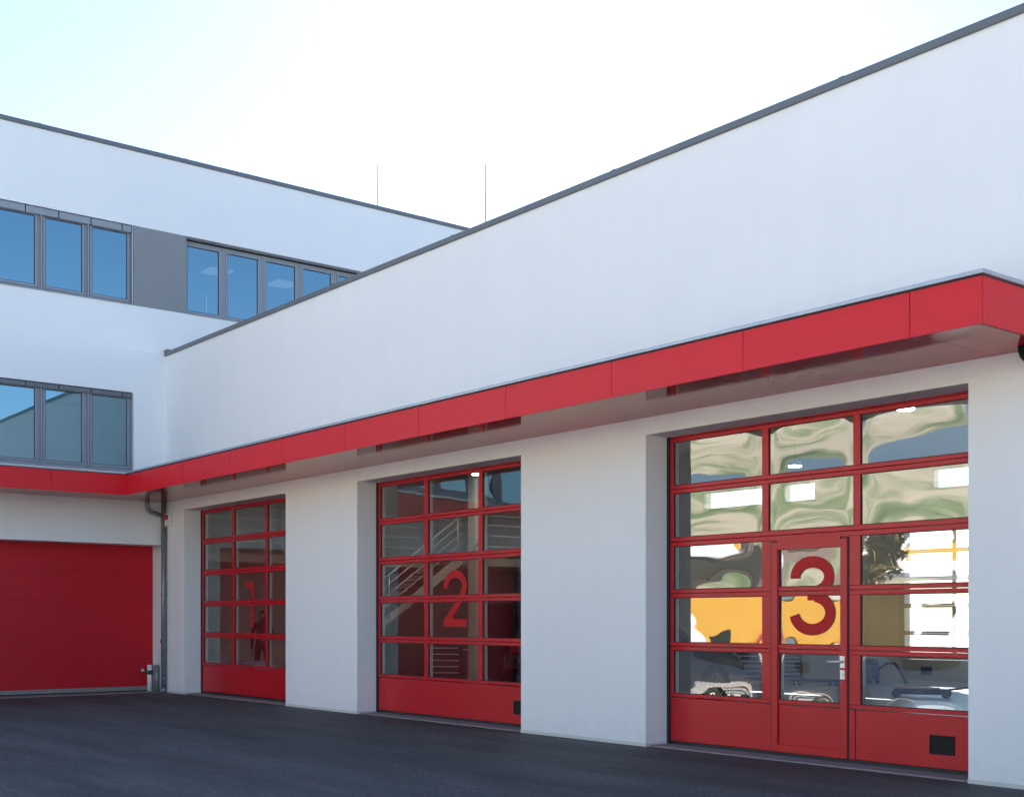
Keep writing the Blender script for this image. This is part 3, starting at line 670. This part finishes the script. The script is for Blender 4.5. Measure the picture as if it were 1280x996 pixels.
# black car parked in the hall (nose away from the doors)
def vehicle(name, label, cat, loc, rz, prof, width, wheels, wr, paint, glassband, lights, tuck=.14, group=None):
    """side profile (y along the car, z) lofted across the width with tumblehome; wheel arches are plain dark cylinders, nothing is cut out"""
    t = thing(name, label, cat, loc, group, True, rz)
    b = new_bm(); lay = []
    zmax = max(p[1] for p in prof)
    for s in (-1, -.94, -.6, 0, .6, .94, 1):
        row = []
        for y, z in prof:
            k = max(0, (z - .95)/(zmax-.9)); x = s*width/2*(1 - tuck*k)
            zz = z - (.05 if abs(s) == 1 and z > .4 else 0) - (.02*abs(s) if z > .8 else 0)
            row.append(b.verts.new((x, y, zz)))
        lay.append(row)
    n = len(prof)
    for A, B in zip(lay, lay[1:]):
        for q in range(n): f = b.faces.new((A[q], A[(q+1)%n], B[(q+1)%n], B[q])); f.smooth = True
    b.faces.new(lay[0]); b.faces.new(lay[-1][::-1])
    body = obj('body', b, paint, t)
    for side in (-1, 1):
        for pts in glassband:
            g = new_bm(); vs = []
            for y, z in pts:
                k = max(0, (z - .95)/(zmax-.9)); vs.append((side*(width/2*(1 - tuck*k) + .006), y, z))
            g.faces.new([g.verts.new(v) for v in vs]); ext = bmesh.ops.solidify(g, geom=g.faces[:], thickness=.012); obj('side_window', g, 'carglass', t)
        for wy in wheels:
            xw = side*(width/2 - .10)
            g = new_bm(); tube(g, [(xw-.11, wy, wr), (xw-.08, wy, wr), (xw+.10*side*1.0+ .0, wy, wr)] if side > 0 else [(xw+.11, wy, wr), (xw+.08, wy, wr), (xw-.10, wy, wr)], [wr*.93, wr, wr*.97], 28)
            w = obj('wheel', g, 'tyre', t)
            g = new_bm(); xo = xw + side*.105
            tube(g, [(xo-side*.02, wy, wr), (xo, wy, wr)], wr*.16, 12)
            for q in range(10):
                a = R(36*q); dy, dz = math.cos(a), math.sin(a)
                tube(g, [(xo-side*.008, wy+dy*wr*.12, wr+dz*wr*.12), (xo-side*.008, wy+dy*wr*.62, wr+dz*wr*.62)], .018, 6)
            tube(g, [(xo-side*.006, wy+wr*.64*math.cos(R(15*q)), wr+wr*.64*math.sin(R(15*q))) for q in range(25)], .02, 6, False)
            obj('rim', g, 'rim', w)
            g = new_bm(); tube(g, [(side*(width/2-.26), wy, wr+.03), (side*(width/2+.004), wy, wr+.03)], wr*1.13, 28); obj('wheel_arch', g, 'black', t)
    for side in (-1, 1):
        for (ly, lz, lw, lh, mm) in lights:
            g = new_bm(); box(g, side*width*.30-lw/2, side*width*.30+lw/2, ly-.03, ly+.03, lz, lz+lh); bevel(g, .015, 2); obj('headlight', g, mm, t)
    return t
prof = [(-2.1,.32),(-2.18,.55),(-2.16,.95),(-2.05,1.1),(-1.9,1.55),(-1.6,1.70),(-.2,1.74),(.35,1.62),(.95,1.16),(1.7,1.06),(2.05,.88),(2.14,.6),(2.1,.32),(1.2,.24),(-1.2,.24)]
vehicle('black_car', 'black car with alloy wheels parked behind the lower left pane of door number 3', 'car', (9.0, 5.15, .012), R(-4), prof, 1.82, (-1.32, 1.36), .335, 'carpaint',
        [[(-1.75,1.12),(-1.65,1.55),(-.75,1.60),(-.75,1.10)], [(-.68,1.10),(-.68,1.60),(.2,1.56),(.75,1.12)]], [(2.03, .78, .40, .13, 'headlight'), (-2.17, .95, .30, .2, 'sign')])

# standing person (silhouette) and clutter behind door number 1
def person(loc, rz, label):
    t = thing('person', label, 'person', loc, None, True, rz)
    def skin(name, V, E, rad, m, sub=2, root=0):
        me = bpy.data.meshes.new(name); me.from_pydata(V, E, []); o = bpy.data.objects.new(name, me); C.objects.link(o)
        md = o.modifiers.new('s', 'SKIN'); o.modifiers.new('u', 'SUBSURF').levels = sub; o.modifiers['u'].render_levels = sub
        for v, r_ in zip(me.skin_vertices[0].data, rad): v.radius = (r_, r_ if not isinstance(r_, tuple) else r_[1])
        me.skin_vertices[0].data[root].use_root = True
        dg = bpy.context.evaluated_depsgraph_get(); e = o.evaluated_get(dg); m2 = bpy.data.meshes.new_from_object(e)
        bpy.data.objects.remove(o); bm = bmesh.new(); bm.from_mesh(m2)
        for f in bm.faces: f.smooth = True
        return obj(name, bm, m, t)
    V = [(0,0,.96),(0,.01,1.12),(0,.01,1.30),(0,.02,1.44),(0,.0,1.52),(0,-.015,1.60),(0,-.02,1.70),
         (.10,0,.90),(.115,-.01,.50),(.125,.03,.10),(.13,-.12,.05),(-.10,0,.90),(-.12,-.02,.50),(-.15,.0,.10),(-.17,-.14,.05),
         (.19,.02,1.42),(.25,.04,1.15),(.20,-.16,1.02),(.12,-.24,1.05),(-.19,.02,1.42),(-.25,.05,1.14),(-.24,-.06,.90),(-.235,-.09,.80)]
    E = [(0,1),(1,2),(2,3),(3,4),(4,5),(5,6),(0,7),(7,8),(8,9),(9,10),(0,11),(11,12),(12,13),(13,14),(3,15),(15,16),(16,17),(17,18),(3,19),(19,20),(20,21),(21,22)]
    rad = [.15,.135,.15,.13,.058,.085,.085,.098,.066,.045,.04,.098,.066,.045,.04,.07,.05,.038,.034,.07,.05,.038,.034]
    skin('body', V, E, rad, 'cloth')
    for side, base, d in ((1, Vector((.12,-.24,1.05)), Vector((-.75,-.6,.1))), (-1, Vector((-.235,-.09,.80)), Vector((.05,-.2,-1)))):
        d.normalize(); a = Vector((0,1,.2)).cross(d).normalized(); Vh = [tuple(base), tuple(base + d*.09)]; Eh = [(0,1)]; rh = [.03,.036]
        for q in range(4):
            o_ = a*(q-1.5)*.02; L = (.065,.075,.07,.055)[q]; i0 = len(Vh)
            Vh += [tuple(base + d*.10 + o_), tuple(base + d*(.10+L*.5) + o_ + Vector((0,-.006,0))), tuple(base + d*(.10+L) + o_ + Vector((0,-.02,0)))]; rh += [.0095,.009,.0075]; Eh += [(1,i0),(i0,i0+1),(i0+1,i0+2)]
        i0 = len(Vh); Vh += [tuple(base + d*.04 + a*side*.035), tuple(base + d*.085 + a*side*.06)]; rh += [.012,.009]; Eh += [(0,i0),(i0,i0+1)]
        skin('hand', Vh, Eh, rh, 'skin', 1)
    b = new_bm(); bmesh.ops.create_uvsphere(b, u_segments=24, v_segments=18, radius=1)
    for v in b.verts:
        x, y, z = v.co; jaw = 1 - .22*max(0, -z); w = .076*jaw; yy = y*.098*jaw
        nose = .022*math.exp(-((x/.22)**2 + ((z+.1)/.22)**2)) if y < 0 else 0
        eye = -.008*(math.exp(-(((abs(x)-.42)/.2)**2 + ((z-.08)/.13)**2)) if y < 0 else 0)
        v.co = (x*w, yy - nose - eye - .02, z*.118 + 1.655)
    for f in b.faces: f.smooth = True
    h = obj('head', b, 'skin', t)
    b = new_bm(); bmesh.ops.create_uvsphere(b, u_segments=20, v_segments=14, radius=1)
    bmesh.ops.delete(b, geom=[v for v in b.verts if v.co.z < -.25 or (v.co.y < -.35 and v.co.z < .25)], context='VERTS')
    for v in b.verts: v.co = (v.co.x*.084, v.co.y*.106 - .012, v.co.z*.122 + 1.668)
    bmesh.ops.solidify(b, geom=b.faces[:], thickness=.008)
    obj('hair', b, 'hair', h)
    for s in (-1, 1):
        b = new_bm(); tube(b, [(s*.074, -.01, 1.66), (s*.086, 0, 1.66)], [.022, .028], 10); obj('ear', b, 'skin', h)
        b = new_bm(); tube(b, [(s*.13+ (-.02 if s < 0 else 0), .05, .045), (s*.14+(-.02 if s < 0 else 0), -.10, .04), (s*.15+(-.02 if s < 0 else 0), -.19, .03)], [.05,.045,.03], 12); obj('shoe', b, 'shoe', t)
person((-2.3, 3.5, .012), R(55), 'person with short dark hair in dark clothes standing behind door number 1')
sh = thing('covered_pile', 'pale sheet draped over a pile behind the lower left pane of door number 1', 'sheet', (-1.25, 1.75, 0))
b = new_bm(); gr = []
for i in range(15):
    row = []
    for j in range(13):
        u, v = i/14*2-1, j/12*2-1; r_ = max(abs(u), abs(v)); z = max(.013, .86*(1-r_**1.3) + .05*pnoise(Vector((u*3, v*3, 1))))
        row.append(b.verts.new((-1.25 + u*.95, 1.75 + v*.95, z)))
    gr.append(row)
for i in range(14):
    for j in range(12): b.faces.new((gr[i][j], gr[i+1][j], gr[i+1][j+1], gr[i][j+1]))
obj('sheet', b, 'sheet', sh)
def carton(label, p, sx, sy, sz, m):
    o = thing('storage_box', label, 'box', p, 'boxes on the hall floor')
    obj('box_body', bevel(box(new_bm(), p[0]-sx/2, p[0]+sx/2, p[1]-sy/2, p[1]+sy/2, p[2], p[2]+sz), .008), m, o)
    obj('box_lid', bevel(box(new_bm(), p[0]-sx/2-.012, p[0]+sx/2+.012, p[1]-sy/2-.012, p[1]+sy/2+.012, p[2]+sz-.06, p[2]+sz+.01), .008), m, o)
carton('lilac box standing behind the lower middle pane of door number 1', (.2, 1.9, .012), .55, .5, .62, 'lilac')
carton('white and red box beside the lilac box behind door number 1', (.85, 1.95, .012), .35, .3, .55, 'plastic')
carton('brown cardboard box further back behind door number 1', (-1.2, 4.6, .012), .7, .5, .9, 'cardboard')
obj('inner_wall', box(new_bm(), -1.9, -1.75, 8.2, YB-.01, .013, 2.918), 'conc', hall)

# ------------------------------------------------------------ across the yard, behind the camera: seen mirrored in the glass
def house(label, x0, x1, y0, y1, h, m, nwin, rows, roof=None, name='house'):
    t = thing(name, label, 'building', ((x0+x1)/2, (y0+y1)/2, 0))
    ww = 1.3; gap = (x1-x0)/nwin; wins = []
    for r in range(rows):
        for k in range(nwin):
            xc = x0 + gap*(k+.5); z0 = 1.0 + 3.0*r; wins.append((xc-ww/2, xc+ww/2, z0, z0+1.5))
    obj('wall', wall(new_bm(), 'y', y1, y1-.4, [x0, x1], [-.2, h], wins), m, t)
    obj('wall', box(new_bm(), x0, x1, y0, y0+.4, -.2, h), m, t); obj('wall', box(new_bm(), x0, x0+.4, y0+.402, y1-.402, -.2, h), m, t); obj('wall', box(new_bm(), x1-.4, x1, y0+.402, y1-.402, -.2, h), m, t)
    for (a, c, z0, z1) in wins:
        f = new_bm(); ring(f, 'y', y1-.2, y1-.12, a+.002, c-.002, z0+.002, z1-.002, .08); w = obj('window', f, 'plastic', t)
        obj('pane', box(new_bm(), a+.07, c-.07, y1-.18, y1-.16, z0+.07, z1-.07), 'carglass', w)
        obj('sill', box(new_bm(), a-.06, c+.06, y1-.118, y1+.05, z0-.06, z0), 'flash', w)
    if roof:
        b = new_bm(); e = .5; ym = (y0+y1)/2; P_ = [(x0-e,y0-e,h), (x1+e,y0-e,h), (x1+e,y1+e,h), (x0-e,y1+e,h), (x0+2,ym,h+roof), (x1-2,ym,h+roof)]
        v = [b.verts.new(p) for p in P_]
        for f in ((3,2,5,4), (1,0,4,5), (0,3,4), (2,1,5), (0,1,2,3)): b.faces.new([v[i] for i in f])
        obj('roof', b, 'tile', t)
    else: obj('roof', box(new_bm(), x0-.1, x1+.1, y0-.1, y1+.1, h+.002, h+.25), 'anth', t)
    return t
house('low cream house across the yard, mirrored in the left panes of door number 3', -24, -12.5, -52, -42, 4.0, 'creamwall', 4, 1, 1.0)
hb = house('low white shop across the yard with a yellow band, mirrored in door number 3', -11, 5, -50, -38, 4.9, 'vanwhite', 5, 1, None, 'shop')
obj('sign_band', box(new_bm(), -7.6, -4.0, -37.998, -37.90, 3.9, 4.45), 'yellow', hb)
house('cream two storey house standing far left behind the office wing', -48, -34, -58, -46, 6.0, 'creamwall', 5, 2, 1.4)

def tree(label, p, h, rad, lm, seed, nleaf=2600):
    rr = random.Random(seed); t = thing('tree', label, 'tree', p, 'trees across the yard')
    b = new_bm(); tube(b, [p, (p[0]+.1, p[1], p[2]+h*.2), (p[0], p[1]+.1, p[2]+h*.45), (p[0]+.05, p[1], p[2]+h*.8)], [h*.03, h*.022, h*.016, h*.005], 9)
    tips = []
    for k in range(11):
        a = rr.uniform(0, 6.28); z0 = h*rr.uniform(.28, .7); L = rad*rr.uniform(.5, .95)*(1.1 - .5*z0/h)
        q = (p[0]+math.cos(a)*L, p[1]+math.sin(a)*L, p[2]+z0+L*rr.uniform(.3, .8)); tips.append(q)
        m_ = tuple((p[i] + q[i])/2 if i < 2 else p[2]+z0+(q[2]-p[2]-z0)*.4 for i in range(3)); tube(b, [(p[0], p[1], p[2]+z0), m_, q], [h*.012, h*.008, h*.003], 6)
    obj('trunk', b, 'bark', t)
    tips.append((p[0], p[1], p[2]+h*.85)); b = new_bm()
    for k in range(nleaf):
        c = rr.choice(tips); s = rad*.42
        x, y, z = (c[i] + rr.gauss(0, s*.6) for i in range(3)); d = Vector((rr.gauss(0,1), rr.gauss(0,1), rr.gauss(0,1))).normalized(); e = d.orthogonal().normalized(); f_ = d.cross(e); l = rr.uniform(.10, .22)
        b.faces.new([b.verts.new(Vector((x,y,z)) + v) for v in (e*l, f_*l*.6, -e*l, -f_*l*.6)])
    obj('crown', b, lm, t, fix=False)
tree('slender yellowing tree in front of the low shop across the yard', (-3.1, -30.0, 0), 4.6, 1.0, 'leaf2', 5, 1500)
tree('tall green tree left of the low cream house across the yard', (-27.0, -40.0, 0), 8.5, 3.0, 'leaf', 8)

# yellow and white trucks parked in the sun across the yard
tk = vehicle('service_truck', 'long yellow service truck parked in the sun, mirrored in door number 3', 'truck', (-2.2, -23.2, 0), R(90),
        [(-3.9,.55),(-3.9,3.0),(1.7,3.05),(1.75,2.7),(2.5,2.72),(3.2,1.75),(3.75,1.45),(3.85,.95),(3.8,.5),(1,.45)], 2.3, (-2.3, 2.7), .45, 'yellow',
        [[(2.0,1.65),(2.0,2.45),(2.45,2.45),(3.0,1.65)]], [(3.8, .85, .34, .2, 'headlight')], .04)
for z0, z1, mm in ((2.35, 2.6, 'plastic'), (1.05, 1.2, 'sign')):
    for side in (-1, 1): obj('stripe', box(new_bm(), side*1.156-.004, side*1.156+.004, -3.6, 1.5, z0, z1), mm, tk)
for k in range(4): obj('side_locker', bevel(box(new_bm(), 1.152, 1.166, -3.5+1.25*k, -2.35+1.25*k, 1.28, 2.28), .004), ('alu', 'yellow', 'galv', 'yellow')[k], tk); obj('side_locker', bevel(box(new_bm(), -1.166, -1.152, -3.5+1.25*k, -2.35+1.25*k, 1.28, 2.28), .004), ('alu', 'yellow', 'galv', 'yellow')[k], tk)
prof = [(-3.2,.5),(-3.2,3.3),(1.3,3.35),(1.32,2.6),(1.9,2.55),(2.5,1.6),(3.0,1.35),(3.1,.9),(3.05,.45),(1,.4)]
vehicle('delivery_truck', 'white delivery truck parked in the sun, mirrored in door number 3', 'truck', (-10.5, -27.5, 0), R(96), prof, 2.2, (-1.9, 2.1), .42, 'vanwhite',
        [[(1.5,1.6),(1.5,2.35),(1.95,2.35),(2.4,1.6)]], [(3.05, .85, .34, .2, 'headlight')], .04)
